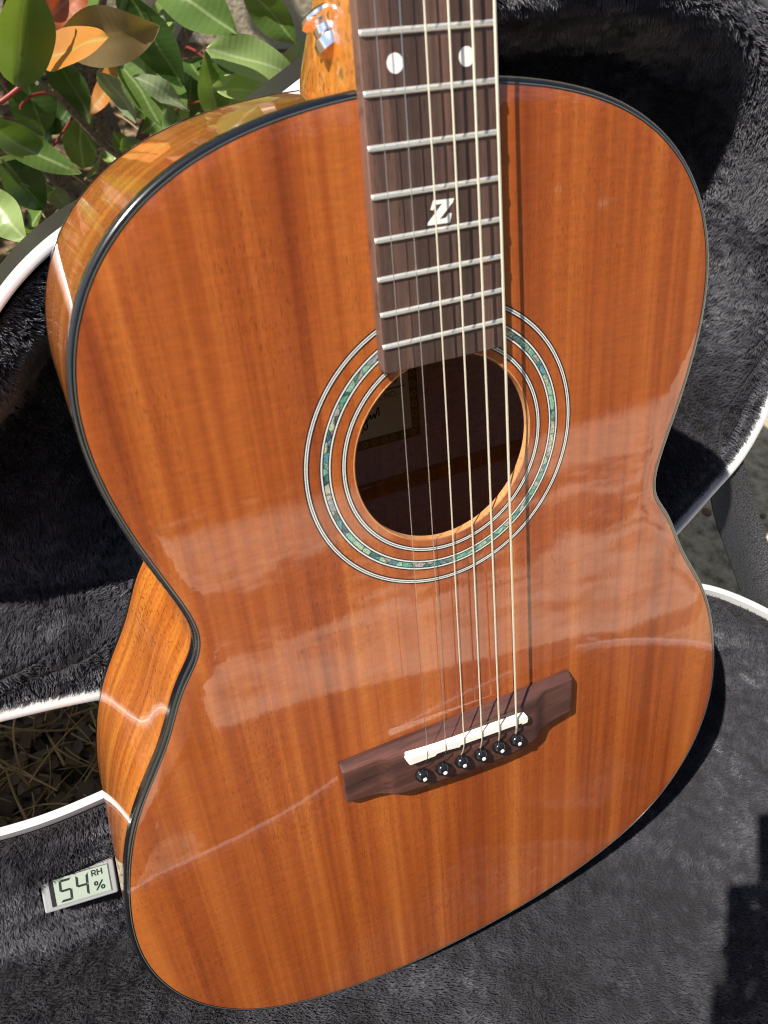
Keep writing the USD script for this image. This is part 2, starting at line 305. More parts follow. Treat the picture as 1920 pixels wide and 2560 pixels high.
gp('strap_button', loft([b0 + ax*hh + rr_*(np.cos(cq)[:, None]*e1 + np.sin(cq)[:, None]*e2) for hh, rr_ in ((-.003, .0070), (.0008, .0070), (.0018, .0063), (.0030, .0050), (.0055, .0048), (.0068, .0058), (.0074, .0072), (.0084, .0079), (.0096, .0078), (.0106, .0068), (.0113, .0048), (.0116, .0020))], True, True, True), 'chrome', 35)
hs = Polygon([(-.022, .648), (.022, .648), (.033, .675), (.037, .80), (.012, .815), (-.012, .815), (-.037, .80), (-.033, .675)])
gp('headstock', prism(hs, -.019, -.004), 'neck_wood', 30)
HB = .0052
# fingerboard with a slight bevel and rounded end corners
def board_ring(ins, z):
    a = np.linspace(0, np.pi/2, 6); r = .0022; y0 = .2168 + ins
    wl = fw(y0)/2 - ins
    left = [(-wl + r - r*math.cos(q), y0 + r - r*math.sin(q)) for q in a]
    right = [(wl - r + r*math.sin(q), y0 + r - r*math.cos(q)) for q in a]
    wt = fw(.648)/2 - ins
    mid = [(x, y0) for x in np.linspace(-wl + r, wl - r, 6)[1:-1]]
    P = left + mid + right + [(wt, .648), (-wt, .648)]
    return np.c_[np.array(P), np.full(len(P), z)]
gp('fingerboard', loft([board_ring(0, -.0003), board_ring(0, HB - .0006), board_ring(.0005, HB)], True, False, True), 'fingerboard', 25)
# frets
FL = .6477
for n in range(1, 19):
    y = FL*2**(-n/12); W = fw(y)/2 - .0003
    pr = [(-.0012, 0), (-.00105, .00055), (-.0006, .00100), (0, .00115), (.0006, .00100), (.00105, .00055), (.0012, 0)]
    rr = []
    for x, s in ((-W, .0), (-W + .0009, 1), (W - .0009, 1), (W, .0)):
        rr.append([(x, y + a*(1 if s else .9), HB - .0001 + b*(1 if s else .35)) for a, b in pr])
    gp('fret', loft(rr, False, False, False), 'nickel', 40)
def disc(r, z0, z1, c, n=28):
    a = np.linspace(0, 2*np.pi, n, endpoint=False)
    return prism(Polygon(np.c_[c[0] + r*np.cos(a), c[1] + r*np.sin(a)]), z0, z1)
for x in (-.0151, .0151): gp('position_dot', disc(.0034, HB - .0005, HB + .00012, (x, .3329)), 'pearl')
for n in (5, 7, 9): gp('position_dot', disc(.0034, HB - .0005, HB + .00012, (0, FL*(2**(-n/12) + 2**(-(n-1)/12))/2)), 'pearl')
Z = np.array([(-2.4, 284.0), (7.2, 283.6), (6.6, 282.2), (0.2, 276.5), (3.1, 276.6), (4.5, 278.3), (5.8, 278.0), (4.8, 274.5), (-5.7, 274.8), (-5.2, 276.0), (1.6, 282.2), (-1.3, 282.2), (-2.6, 280.3), (-3.9, 280.6)])/1000
gp('letter_inlay', prism(Polygon(Z), HB - .0005, HB + .00012), 'pearl', False, label='white pearl letter Z inlay')
gp('nut', box(.048, .006, .010, (0, .650, .003), .001), 'bone')

# bridge (turned about 2 degrees), saddle, pins
BZ = .00075
up_y = lambda x: .0042 - (x + .0775)*.010
lo_pts = np.array([(-.0770, -.0232), (-.0645, -.0252), (-.0525, -.0285), (-.0475, -.0306), (-.0430, -.0318), (-.0250, -.0346), (-.0026, -.0374), (.020, -.0392), (.0359, -.0388), (.0440, -.0366), (.0490, -.0342), (.0567, -.0308), (.066, -.0288), (.0755, -.0272)])
xs = np.unique(np.r_[np.linspace(-.0772, .0748, 90), [-.0772, -.0768, .0744, .0748]])
ts = np.array([0, .0, .03, .08, .10, .115, .13, .15, .22, .3, .4, .55, .7, .85, .94, .985, 1.0, 1.0])
rows = []
for x in xs:
    hi, lo = up_y(x), np.interp(x, lo_pts[:, 0], lo_pts[:, 1])
    xc = abs(x + .0010)
    c = float(1 - smoothstep(.0465, .056, xc))
    H = .0062 + .0026*c
    end = min(x - xs[0], xs[-1] - x); H2 = H - .0007*max(0, 1 - end/.0006)
    r = []
    for k, t in enumerate(ts):
        y = hi + (lo - hi)*t; dtop = (hi - y); dlow = (y - lo)
        cw = .0032 + .0022*c
        z = H2 - (H - .0026)*np.clip(1 - dtop/cw, 0, 1)**1.0 - .0012*np.clip(1 - dlow/.0018, 0, 1)**2
        if k == 0 or k == len(ts) - 1: z = -.0012
        r.append((x, y, BZ + z))
    rows.append(r)
gp('bridge', loft([np.array(r) for r in rows], False), 'bridge_wood', 14)
def endcap(r):
    r = np.array(r); c = r.mean(0); v = np.vstack([r, c]); n = len(r)
    return v, np.array([(i, i+1, n) for i in range(n-1)])
a = endcap(rows[0]); b = endcap(rows[-1]); gp('bridge_end', (a[0], a[1][:, ::-1]), 'bridge_wood', False); gp('bridge_end', (b[0], b[1]), 'bridge_wood', False)
sy = lambda x: -.0066 - .082*x
pl = []
SX0, SX1 = -.0415, .0385
top_e = [(x, sy(x) + .0028) for x in np.linspace(SX0 + .001, SX1 - .001, 9)]
lowx = [(SX1 - .0008, -.0028), (SX1 - .0045, -.0030), (SX1 - .0050, -.0018), (-.0075, -.0018), (-.0080, -.0030), (-.0180, -.0018), (-.0230, -.0018), (-.0240, -.0030), (SX0 + .0015, -.0032)]
low_e = [(x, sy(x) + o) for x, o in lowx]
sp_ = Polygon(top_e + [(SX1, sy(SX1))] + low_e + [(SX0, sy(SX0))]).buffer(0).buffer(-.0009).buffer(.0009).simplify(.00004)
s1 = prism(sp_, BZ + .006, BZ + .0126); s2p = sp_.buffer(-.0005).simplify(.00004); s2p = max(getattr(s2p, 'geoms', [s2p]), key=lambda g: g.area)
s2 = prism(s2p, BZ + .0126, BZ + .0131)
gp('saddle', merge(s1, s2), 'bone', 30)
PINX = [-.0325, -.0194, -.0066, .0063, .0190, .0311]; PINY = [-.0200, -.0219, -.0230, -.0243, -.0246, -.0249]
for x, y in zip(PINX, PINY):
    aa = np.linspace(-.9, np.pi/2 - .12, 12)
    R = [np.c_[(.0043*math.cos(q))*np.cos(np.linspace(0, 2*np.pi, 24, endpoint=False)) + x, (.0043*math.cos(q))*np.sin(np.linspace(0, 2*np.pi, 24, endpoint=False)) + y, np.full(24, BZ + .0108 + .0038*math.sin(q))] for q in aa]
    pn = gp('bridge_pin', loft(R, True, True, True), 'pin_black', 50)
    gp('pearl_dot', disc(.00125, BZ + .0142, BZ + .01475, (x, y), 18), 'pearl', parent=pn)
# strings
dia = [.00034, .00044, .00078, .00098, .00118, .00142]
for i in range(6):
    xs_, xn = (i - 2.5)*.0117, (i - 2.5)*.0079
    zt = BZ + .0132 + dia[i]/2
    r = dia[i]/2*.90
    P = [(xn, .655, .0050), (xn, .648, .0080)]
    P += [(xs_ + (xn - xs_)*t, sy(xs_) + (.648 - sy(xs_))*t, zt + (.0080 - zt)*t) for t in (.75, .5, .25, .1, .02)]
    P += [(xs_, sy(xs_), zt), (xs_ + (PINX[i] - xs_)*.12, sy(xs_) - .0030, zt - .0003)]
    px, py = PINX[i] + .0008, PINY[i] + .0036
    y1 = sy(xs_) - .0030
    P += [(xs_ + (px - xs_)*.6, y1 + (py - y1)*.6, BZ + .0112), (px, py, BZ + .0092), (px - .0002, py - .0014, BZ + .0078)]
    gp('guitar_string', tube(P, r, 8), 'steel' if i < 2 else 'bronze', 60, label=None)

# ================================================================ the case: bottom shell on the ground, lid standing behind
case_loc = np.array([.08, -.13, -.262])
case = thing('guitar_case', 'open black hard guitar case lined with dark plush, its lid standing behind the guitar', 'case', case_loc)
def cp(name, mesh, m, smooth=40, parent=None, **k): return part(parent or case, name, mesh, M[m] if isinstance(m, str) else m, smooth, loc=case_loc, **k)
RIM_Z, HINGE_Y = -.12, .085
LID = [(.10, .0), (.19, .010), (.245, .024), (.281, .041), (.321, .072), (.347, .094), (.372, .138), (.388, .19), (.392, .24), (.386, .30), (.368, .355), (.342, .395), (.310, .423), (.25, .444), (.18, .450), (.10, .442), (0, .401), (-.07, .368), (-.128, .350), (-.172, .322), (-.205, .288), (-.245, .262), (-.30, .252), (-.37, .270), (-.45, .292), (-.53, .288), (-.60, .255), (-.645, .215), (-.72, .205), (-.95, .205), (-1.06, .195), (-1.08, .17), (-1.06, .145), (-.95, .135), (-.72, .135), (-.645, .125), (-.60, .10), (-.53, .068), (-.45, .062), (-.37, .080), (-.30, .092), (-.245, .087), (-.189, .078), (-.13, .058), (-.06, .028), (.02, .006)]
BOT = [(.15, .088), (.05, .0915), (-.05, .0900), (-.13, .0850), (-.210, .0800), (-.250, .0795), (-.30, .086), (-.38, .10), (-.47, .10), (-.55, .075), (-.61, .03), (-.66, -.02), (-.74, -.035), (-.95, -.04), (-1.06, -.05), (-1.08, -.08), (-1.06, -.11), (-.95, -.125), (-.74, -.13), (-.66, -.145), (-.61, -.195), (-.55, -.24), (-.47, -.262), (-.38, -.255), (-.30, -.235), (-.22, -.222), (-.154, -.225), (-.092, -.238), (-.037, -.262), (.03, -.308), (.09, -.335), (.155, -.346), (.222, -.349), (.270, -.344), (.306, -.330), (.338, -.285), (.359, -.215), (.368, -.14), (.366, -.075), (.352, -.015), (.333, .022), (.312, .048), (.285, .066), (.22, .082)]
LIDO = ccw(spline_closed(LID, 700)); BOTO = ccw(spline_closed(BOT, 700))
def lid_w(v):   # lid frame (x, v, n) to the world
    v = np.asarray(v); return np.c_[v[:, 0], HINGE_Y + v[:, 1]*math.sin(AL) - v[:, 2]*math.cos(AL), RIM_Z + v[:, 1]*math.cos(AL) + v[:, 2]*math.sin(AL)]
def bot_w(v): v = np.asarray(v); return np.c_[v[:, 0], v[:, 1], RIM_Z + v[:, 2]]
def prof_depth(d, x, y, Dp, ring_w, slope_w, seed):
    n = meshkit.fbm(np.c_[x*22, y*22, np.zeros_like(x) + seed], 3, seed) - .5
    h = -.003 - .003*smoothstep(.002, .010, d) - (Dp - .006)*smoothstep(ring_w, ring_w + slope_w, d)
    return h + n*.006*smoothstep(.0, .02, d)
def lining(outl, Dp, ring_w, slope_w, seed, extra=None):
    pol = Polygon(outl).buffer(-.0035).simplify(.0003); pol = Polygon(np.array(pol.exterior.segmentize(.006).coords))
    tr = cKDTree(np.array(pol.exterior.segmentize(.001).coords))
    def hf(p):
        h = prof_depth(tr.query(p)[0], p[:, 0], p[:, 1], Dp, ring_w, slope_w, seed)
        return h + (extra(p) if extra else 0)
    return fill(pol, .006, hf)
lid_l = lining(LIDO, .072, .014, .024, 3)
bot_l = lining(BOTO, .120, .003, .046, 8)
lid_l = (lid_w(lid_l[0]), lid_l[1]); bot_l = (bot_w(bot_l[0]), bot_l[1])
sh_prof = lambda D: [(.0005, .0015), (.0035, .001), (.0035, -D + .022), (.001, -D + .009), (-.006, -D + .002), (-.016, -D)]
lid_shell = ringloft(LIDO, sh_prof(.092)[::-1], cap0=True); bot_shell = ringloft(BOTO, sh_prof(.142)[::-1], cap0=True)
bot_part = cp('bottom_shell', (bot_w(bot_shell[0]), bot_shell[1]), 'vinyl', label='black vinyl bottom shell')
lid_part = cp('lid', (lid_w(lid_shell[0]), lid_shell[1]), 'vinyl', label='black vinyl lid standing open')
def fix(m):   # caps the far face with a flat sheet
    return m
va = lambda i, o, dn: [(o + .0004, -dn), (o + .0008, -.001), (o + .0004, .0030), (o - .001, .0040), (i + .001, .0040), (i, .0032), (i - .0002, -.004)]
vb = ringloft(BOTO, va(-.0022, .0030, .004)[::-1]); vl = ringloft(LIDO, va(-.0012, .0032, .011)[::-1])
cp('rim_valance', (bot_w(vb[0])[:, :], vb[1][:, ::-1]), 'valance', parent=bot_part, label='white metal rim of the bottom shell')
cp('rim_valance', (lid_w(vl[0])[:, :], vl[1][:, ::-1]), 'valance', parent=lid_part, label='white metal rim of the lid')
cp('plush_lining', lid_l, 'plush_base', True, parent=lid_part); cp('plush_lining', bot_l, 'plush_base', True, parent=bot_part)

def pile(name, mesh, keep, count, length, seed, parent, flow):
    rng = np.random.default_rng(seed)
    v, f = np.asarray(mesh[0]), np.asarray(mesh[1])
    tri = v[f]; cr = np.cross(tri[:, 1] - tri[:, 0], tri[:, 2] - tri[:, 0]); area = np.linalg.norm(cr, axis=1)/2
    nor = cr/np.maximum(2*area[:, None], 1e-12)
    cen = tri.mean(1); wgt = area*keep(cen)
    idx = rng.choice(len(f), count, p=wgt/wgt.sum())
    a, b = rng.random(count), rng.random(count); sw = a + b > 1; a[sw], b[sw] = 1 - a[sw], 1 - b[sw]
    t = tri[idx]; root = t[:, 0] + a[:, None]*(t[:, 1] - t[:, 0]) + b[:, None]*(t[:, 2] - t[:, 0]); nn = nor[idx]
    # flow direction: turbulent brushing plus tufts
    s = 16.0
    e = np.c_[meshkit.fbm(root*s + 3.1, 3, seed) - .5, meshkit.fbm(root*s + 17.7, 3, seed + 1) - .5, meshkit.fbm(root*s + 41.3, 3, seed + 2) - .5]*3.2
    e2 = np.c_[meshkit.noise(root*150 + 3, seed + 5) - .5, meshkit.noise(root*150 + 31, seed + 6) - .5, meshkit.noise(root*150 + 77, seed + 7) - .5]*1.5
    d = flow + e + e2 + rng.normal(0, .22, (count, 3))
    d = d - nn*np.sum(d*nn, 1)[:, None]
    L = length*rng.uniform(.65, 1.15, count)*(0.75 + .5*meshkit.noise(root*60, seed + 9))
    p1 = root + nn*(L*.6)[:, None] + d*(L*.07)[:, None]
    tip = root + nn*(L*.95)[:, None] + d*(L*.33)[:, None]
    pts = np.stack([root - nn*.0005, p1, tip], 1).reshape(-1, 3) - case_loc
    path = numbered(parent + '/' + name)
    c = UsdGeom.BasisCurves.Define(stage, path)
    c.CreateTypeAttr('linear'); c.CreatePointsAttr(Vt.Vec3fArray.FromNumpy(pts.astype(np.float32)))
    c.CreateCurveVertexCountsAttr(Vt.IntArray.FromNumpy(np.full(count, 3, np.int32)))
    w = np.tile(np.array([.00036, .00032, .00016]), count)
    c.CreateWidthsAttr(Vt.FloatArray.FromNumpy(w.astype(np.float32))); c.SetWidthsInterpolation('vertex')
    UsdShade.MaterialBindingAPI.Apply(c.GetPrim()).Bind(M['plush'])
    tag(c, kind='stuff')
HC = np.array([-.240, .0524, -.1783]); hx = np.array([.046, -.0045, -.0035]); hx /= np.linalg.norm(hx); hz = np.array([-.12, -.66, .72]); hz -= hx*(hz @ hx); hz /= np.linalg.norm(hz); hy = np.cross(hz, hx)
def near_gauge(c):
    q = (c - HC) @ np.c_[hx, hy, hz]; return ~((np.abs(q[:, 0]) < .0265) & (np.abs(q[:, 1]) < .0155) & (np.abs(q[:, 2]) < .03))
ll = lambda c: ((c[:, 0] > -.30)*1.0 + .02)
pile('plush_pile', lid_l, ll, PILE_LID, .0052, 21, lid_part, np.array([.15, -.25, -.55]))
pile('plush_pile', bot_l, lambda c: (((c[:, 0] > -.34) & (c[:, 1] > -.27))*1.0 + .03)*near_gauge(c), PILE_BOT, .0042, 31, bot_part, np.array([.25, -.45, .0]))

# lid stay strap on the right
Ls = np.array([(.318, .112, -.060), (.322, .098, -.078), (.327, .080, -.096), (.336, .055, -.122), (.345, .034, -.147), (.350, .020, -.170)])
Rs = np.array([(.350, .128, -.034), (.356, .112, -.052), (.363, .085, -.080), (.369, .052, -.108), (.374, .015, -.140), (.380, .000, -.165)])
t6 = np.linspace(0, 1, 6); tt = np.linspace(0, 1, 40); Lc, Rc = CubicSpline(t6, Ls)(tt), CubicSpline(t6, Rs)(tt)
tn = np.gradient(Lc, axis=0); nrm = np.cross(Rc - Lc, tn); nrm /= np.linalg.norm(nrm, axis=1, keepdims=True)
rg = []
for i in range(40):
    row = [Lc[i] + (Rc[i] - Lc[i])*s + nrm[i]*(.004*math.sin(s*math.pi)) for s in np.linspace(0, 1, 9)]
    bk = [q - nrm[i]*.0016 for q in row[::-1]]
    rg.append(row + bk)
cp('strap', loft(rg, True, True, True), 'webbing', 50, label='dark woven webbing lid strap')
cp('strap_rivet', (np.array(trimesh.creation.icosphere(2, .005).vertices)*[1, 1, .5] + [.366, .030, -.128], trimesh.creation.icosphere(2, .005).faces), 'nickel')
for x in (.02, .19):
    cp('hinge', merge(box(.035, .012, .002, (x, HINGE_Y + .014, RIM_Z - .012)), tube([(x - .018, HINGE_Y + .012, RIM_Z - .004), (x + .018, HINGE_Y + .012, RIM_Z - .004)], .003, 10)), 'nickel')

# ================================================================ hygrometer stuck to the plush
HR = np.c_[hx, hy, hz]
hyg = thing('hygrometer', 'small grey digital hygrometer reading 54 % RH stuck on the plush', 'hygrometer', HC)
def hp_(name, mesh, m, smooth=30, parent=None): 
    v, f = (np.array(mesh.vertices), np.array(mesh.faces)) if hasattr(mesh, 'vertices') else mesh
    return part(parent or hyg, name, (np.asarray(v) @ HR.T, f), M[m], smooth)
hp_('body', box(.048, .027, .014, (0, 0, 0), .0015), 'grey_plastic')
hp_('bezel', box(.0405, .0212, .0006, (-.0002, 0, .0071), .0002), 'grey_plastic')
hp_('screen_border', box(.0385, .0196, .0006, (.0004, 0, .0073), .0002), 'dark_gap')
scr = hp_('screen', box(.0352, .0190, .0006, (.0018, 0, .0075)), 'lcd')
def seg_digit(x0, y0, w, h, on, sl=.06):
    t = .0015; g = .0002; P = {}
    P['a'] = [(x0 + t, y0 + h - t), (x0 + w - t, y0 + h - t), (x0 + w - .3*t, y0 + h), (x0 + .3*t, y0 + h)]
    P['d'] = [(x0 + .3*t, y0), (x0 + w - .3*t, y0), (x0 + w - t, y0 + t), (x0 + t, y0 + t)]
    P['g'] = [(x0 + g*2, y0 + h/2), (x0 + t, y0 + h/2 - t/2), (x0 + w - t, y0 + h/2 - t/2), (x0 + w - g*2, y0 + h/2), (x0 + w - t, y0 + h/2 + t/2), (x0 + t, y0 + h/2 + t/2)]
    P['f'] = [(x0, y0 + h/2 + g), (x0 + t, y0 + h/2 + t/2 + g), (x0 + t, y0 + h - t - g), (x0, y0 + h - g)]
    P['e'] = [(x0, y0 + g), (x0 + t, y0 + t + g), (x0 + t, y0 + h/2 - t/2 - g), (x0, y0 + h/2 - g)]
    P['b'] = [(x0 + w - t, y0 + h/2 + t/2 + g), (x0 + w, y0 + h/2 + g), (x0 + w, y0 + h - g), (x0 + w - t, y0 + h - t - g)]
    P['c'] = [(x0 + w - t, y0 + t + g), (x0 + w, y0 + g), (x0 + w, y0 + h/2 - g), (x0 + w - t, y0 + h/2 - t/2 - g)]
    for k in on:
        q = np.array(P[k]); q[:, 0] += (q[:, 1] - y0)*sl
        hp_('segment', prism(Polygon(q), .0077, .0080), 'lcd_ink', False, scr)
seg_digit(-.0133, -.0080, .0080, .0158, 'afgcd'); seg_digit(-.0026, -.0080, .0080, .0158, 'fgbc')
for s, hgt, x, y in (('RH', .0042, .0080, .0040), ('%', .0062, .0082, -.0066)):
    t = meshkit.text_mesh(s, hgt, .0003, True); hp_('lettering', (np.array(t.vertices) + [x, y, .0077], np.array(t.faces)), 'lcd_ink', False, scr)

# ================================================================ ground, litter, wall
rng = np.random.default_rng(5)
g1 = np.r_[-60, -30, -15, -8, -5, np.arange(-3.4, 3.5, .03), 5, 8, 15, 30, 60]
gx, gy = np.meshgrid(g1, g1); gv = np.c_[gx.ravel(), gy.ravel()]
near = np.exp(-(gv[:, 0]**2 + (gv[:, 1])**2)/9)
gz = -.272 + near*.022*(meshkit.fbm(np.c_[gv*7, np.zeros(len(gv))], 4, 2) - .5)
under = (np.abs(gv[:, 0]) < .5) & (gv[:, 1] > -.45) & (gv[:, 1] < .15)
gz[under] = np.minimum(gz[under], -.268)
n = len(g1); ii = (np.arange(n-1)[:, None]*n + np.arange(n-1)[None]).ravel()
gf = np.vstack([np.c_[ii, ii+1, ii+n+1], np.c_[ii, ii+n+1, ii+n]])
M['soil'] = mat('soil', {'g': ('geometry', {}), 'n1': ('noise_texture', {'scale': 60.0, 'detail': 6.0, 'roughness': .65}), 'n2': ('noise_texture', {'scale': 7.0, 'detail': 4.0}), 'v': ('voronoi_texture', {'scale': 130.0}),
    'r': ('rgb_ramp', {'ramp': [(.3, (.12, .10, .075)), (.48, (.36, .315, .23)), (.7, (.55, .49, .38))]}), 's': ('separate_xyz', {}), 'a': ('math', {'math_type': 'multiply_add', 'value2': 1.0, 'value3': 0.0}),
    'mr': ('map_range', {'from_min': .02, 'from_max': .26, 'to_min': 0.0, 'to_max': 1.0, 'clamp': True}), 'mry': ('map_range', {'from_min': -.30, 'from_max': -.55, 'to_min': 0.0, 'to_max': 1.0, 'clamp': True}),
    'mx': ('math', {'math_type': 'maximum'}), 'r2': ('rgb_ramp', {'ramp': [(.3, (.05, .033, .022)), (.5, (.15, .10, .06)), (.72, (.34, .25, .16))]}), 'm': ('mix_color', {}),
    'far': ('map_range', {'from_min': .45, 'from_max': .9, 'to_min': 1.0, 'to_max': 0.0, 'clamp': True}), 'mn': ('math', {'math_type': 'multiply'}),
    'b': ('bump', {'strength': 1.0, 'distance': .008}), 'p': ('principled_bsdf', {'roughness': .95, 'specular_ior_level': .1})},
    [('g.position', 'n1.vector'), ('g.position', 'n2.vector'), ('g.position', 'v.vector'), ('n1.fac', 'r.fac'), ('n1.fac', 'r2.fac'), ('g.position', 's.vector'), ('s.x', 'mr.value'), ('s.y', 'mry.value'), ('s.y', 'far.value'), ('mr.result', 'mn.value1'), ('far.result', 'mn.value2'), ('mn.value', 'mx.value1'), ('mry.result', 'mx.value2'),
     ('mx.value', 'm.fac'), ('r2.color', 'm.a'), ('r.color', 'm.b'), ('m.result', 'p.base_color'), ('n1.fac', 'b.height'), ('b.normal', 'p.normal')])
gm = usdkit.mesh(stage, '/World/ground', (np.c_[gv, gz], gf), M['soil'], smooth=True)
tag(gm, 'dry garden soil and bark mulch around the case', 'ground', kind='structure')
# straw and chips: nobody could count them
M['straw'] = mat('straw', {'g': ('geometry', {}), 'r': ('rgb_ramp', {'ramp': [(0, (.38, .26, .12)), (.4, (.66, .51, .24)), (.75, (.76, .63, .35)), (1, (.42, .24, .11))]}), 'p': ('principled_bsdf', {'roughness': .6})}, [('g.random_per_island', 'r.fac'), ('r.color', 'p.base_color')])
M['chip'] = mat('chip', {'g': ('geometry', {}), 'r': ('rgb_ramp', {'ramp': [(0, (.13, .09, .06)), (.4, (.42, .30, .18)), (.7, (.58, .46, .33)), (.9, (.50, .44, .36)), (1, (.40, .16, .06))]}), 'p': ('principled_bsdf', {'roughness': .85})}, [('g.random_per_island', 'r.fac'), ('r.color', 'p.base_color')])
BPOLY = Polygon(BOTO).buffer(.035)
SHELLP = Polygon(BOTO).buffer(.008)
def litter_spots(k):
    out = []
    while len(out) < k:
        if rng.random() < .6: q = (rng.uniform(-.45, -.08), rng.uniform(.10, .50))
        else: q = (rng.uniform(-.9, 1.6), rng.uniform(.35, 1.9))
        if q[0] > .2 and rng.random() < .8: continue
        if BPOLY.contains(Point(q)): continue
        out.append(q)
    return out
st = []
for x, y in litter_spots(1100):
    L = rng.uniform(.04, .11); a = rng.uniform(0, 2*np.pi); c = rng.uniform(-1.2, 1.2); w = rng.uniform(.0004, .0012); z = -.262 + rng.uniform(0, .016); tl = rng.uniform(-.02, .05)
    s = np.linspace(-.5, .5, 8); aa = a + c*s
    px = x + np.cumsum(np.cos(aa))*L/8; py = y + np.cumsum(np.sin(aa))*L/8
    if contains_xy(SHELLP, px, py).any(): continue
    st.append(tube(np.c_[px, py, z + tl*(s + .5) - .03*(s*s)], w, 4))
tag(usdkit.mesh(stage, '/World/straw_litter', merge(*st), M['straw'], smooth=60), 'dry yellow grass stems and needles strewn over the mulch', 'straw', kind='stuff')
ch = []
for x, y in litter_spots(2600):
    sx, sy_, sz = rng.uniform(.006, .028), rng.uniform(.004, .012), rng.uniform(.001, .004)
    v, f = box(sx, sy_, sz); v = v*(1 + rng.uniform(-.3, .3, v.shape)); R = trimesh.transformations.euler_matrix(rng.uniform(-.5, .5), rng.uniform(-.5, .5), rng.uniform(0, 6.3))[:3, :3]
    ch.append((v @ R.T + [x, y, -.266 + rng.uniform(0, .014)], f))
tag(usdkit.mesh(stage, '/World/bark_mulch', merge(*ch), M['chip'], smooth=False), 'brown bark chips and dry leaf scraps covering the ground behind the case', 'mulch', kind='stuff')
M['pebble'] = plain('pebble', (.62, .60, .54), .7)
pb = trimesh.creation.icosphere(3, 1.0); pv = np.array(pb.vertices)*[.0045, .006, .0035]; pv *= (1 + .25*(meshkit.noise(pv*250, 3) - .5))[:, None]
PB = thing('pebble', 'small white pebble lying on the mulch left of the guitar', 'pebble', (-.232, .128, -.254)); part(PB, 'stone', (pv, np.array(pb.faces)), M['pebble'], True)
ST = []
for k in range(240):
    x, y = rng.uniform(.30, 1.3), rng.uniform(.08, .7); q = trimesh.creation.icosphere(1, 1.0); s = rng.uniform(.0015, .006)
    v = np.array(q.vertices)*[s, s*rng.uniform(.6, 1.2), s*.6]; ST.append((v + [x, y, -.266 + s*.3], np.array(q.faces)))
tag(usdkit.mesh(stage, '/World/gravel', merge(*ST), M['chip'], smooth=True), 'little stones and grit on the pale soil right of the case', 'gravel', kind='stuff')

M['stucco'] = mat('stucco', {'g': ('geometry', {}), 'n': ('noise_texture', {'scale': 90.0, 'detail': 5.0}), 'n2': ('noise_texture', {'scale': 3.0, 'detail': 4.0}), 'r': ('rgb_ramp', {'ramp': [(.3, (.46, .39, .27)), (.7, (.56, .48, .34))]}), 'b': ('bump', {'strength': .6, 'distance': .004}), 'p': ('principled_bsdf', {'roughness': .9})},
    [('g.position', 'n.vector'), ('g.position', 'n2.vector'), ('n2.fac', 'r.fac'), ('r.color', 'p.base_color'), ('n.fac', 'b.height'), ('b.normal', 'p.normal')])
wx = np.array([.954, -.30, 0]); wy = np.array([.30, .954, 0])
wl = thing('house_wall', 'beige stucco house wall behind the shrub', 'wall', (.45, 1.55, -.27))
bv, bf = box(9, .2, 2.9, (0, 0, 1.43)); part(wl, 'wall_face', (bv @ np.array([wx, wy, [0, 0, 1]]) + wy*.1, bf), M['stucco'], False)
bv, bf = box(9, .035, .13, (0, -.018, .045)); part(wl, 'wall_base', (bv @ np.array([wx, wy, [0, 0, 1]]), bf), M['stucco'], False)

# ================================================================ the shrub
def leafmat(name, c0, c1, vein, trans, rough=.32):
    return mat(name, {'t': ('texture_coordinate', {}), 'o': ('object_info', {}), 's': ('separate_xyz', {}), 'ab': ('math', {'math_type': 'absolute'}), 'mr': ('map_range', {'from_min': .0006, 'from_max': .0018, 'to_min': 1.0, 'to_max': 0.0, 'clamp': True}),
        'n': ('noise_texture', {'scale': 45.0, 'detail': 4.0}), 'ad': ('math', {'math_type': 'add'}), 'mu': ('math', {'math_type': 'multiply', 'value2': .5}), 'm': ('mix_color', {'a': c0, 'b': c1}), 'mv': ('mix_color', {'b': vein}),
        'w': ('wave_texture', {'wave_type': 'bands', 'bands_direction': 'y', 'scale': 55.0, 'distortion': 3.5, 'detail': 2.0}), 'b': ('bump', {'strength': .16, 'distance': .0005}),
        'p': ('principled_bsdf', {'roughness': rough, 'specular_ior_level': .5}), 'tr': ('translucent_bsdf', {'color': trans}), 'mc': ('mix_closure', {'fac': .32})},
        [('t.object', 's.vector'), ('s.x', 'ab.value1'), ('ab.value', 'mr.value'), ('t.object', 'n.vector'), ('n.fac', 'ad.value1'), ('o.random', 'ad.value2'), ('ad.value', 'mu.value1'), ('mu.value', 'm.fac'), ('m.result', 'mv.a'), ('mr.result', 'mv.fac'), ('mv.result', 'p.base_color'),
         ('t.object', 'w.vector'), ('w.fac', 'b.height'), ('b.normal', 'p.normal'), ('p.BSDF', 'mc.closure1'), ('tr.BSDF', 'mc.closure2')], surface='mc.closure')
LM = {'green': leafmat('leaf_green', (.075, .140, .030), (.13, .205, .050), (.26, .33, .13), (.22, .36, .03)), 'dark': leafmat('leaf_dark', (.035, .080, .020), (.065, .120, .030), (.15, .21, .07), (.10, .20, .015)),
      'light': leafmat('leaf_light', (.22, .31, .095), (.30, .40, .14), (.42, .50, .24), (.36, .50, .08)), 'pale': leafmat('leaf_pale', (.21, .27, .14), (.30, .35, .20), (.38, .42, .26), (.22, .32, .07), .5),
      'orange': leafmat('leaf_orange', (.44, .14, .02), (.50, .26, .05), (.40, .30, .08), (.60, .20, .02), .5), 'red': leafmat('leaf_red', (.36, .06, .03), (.42, .14, .04), (.45, .25, .12), (.55, .08, .02), .45), 'bronze': leafmat('leaf_bronze', (.15, .13, .03), (.32, .22, .14), (.28, .22, .08), (.30, .22, .03), .45),
      'tree': leafmat('tree_leaf', (.018, .045, .014), (.035, .075, .022), (.05, .09, .03), (.05, .11, .01))}
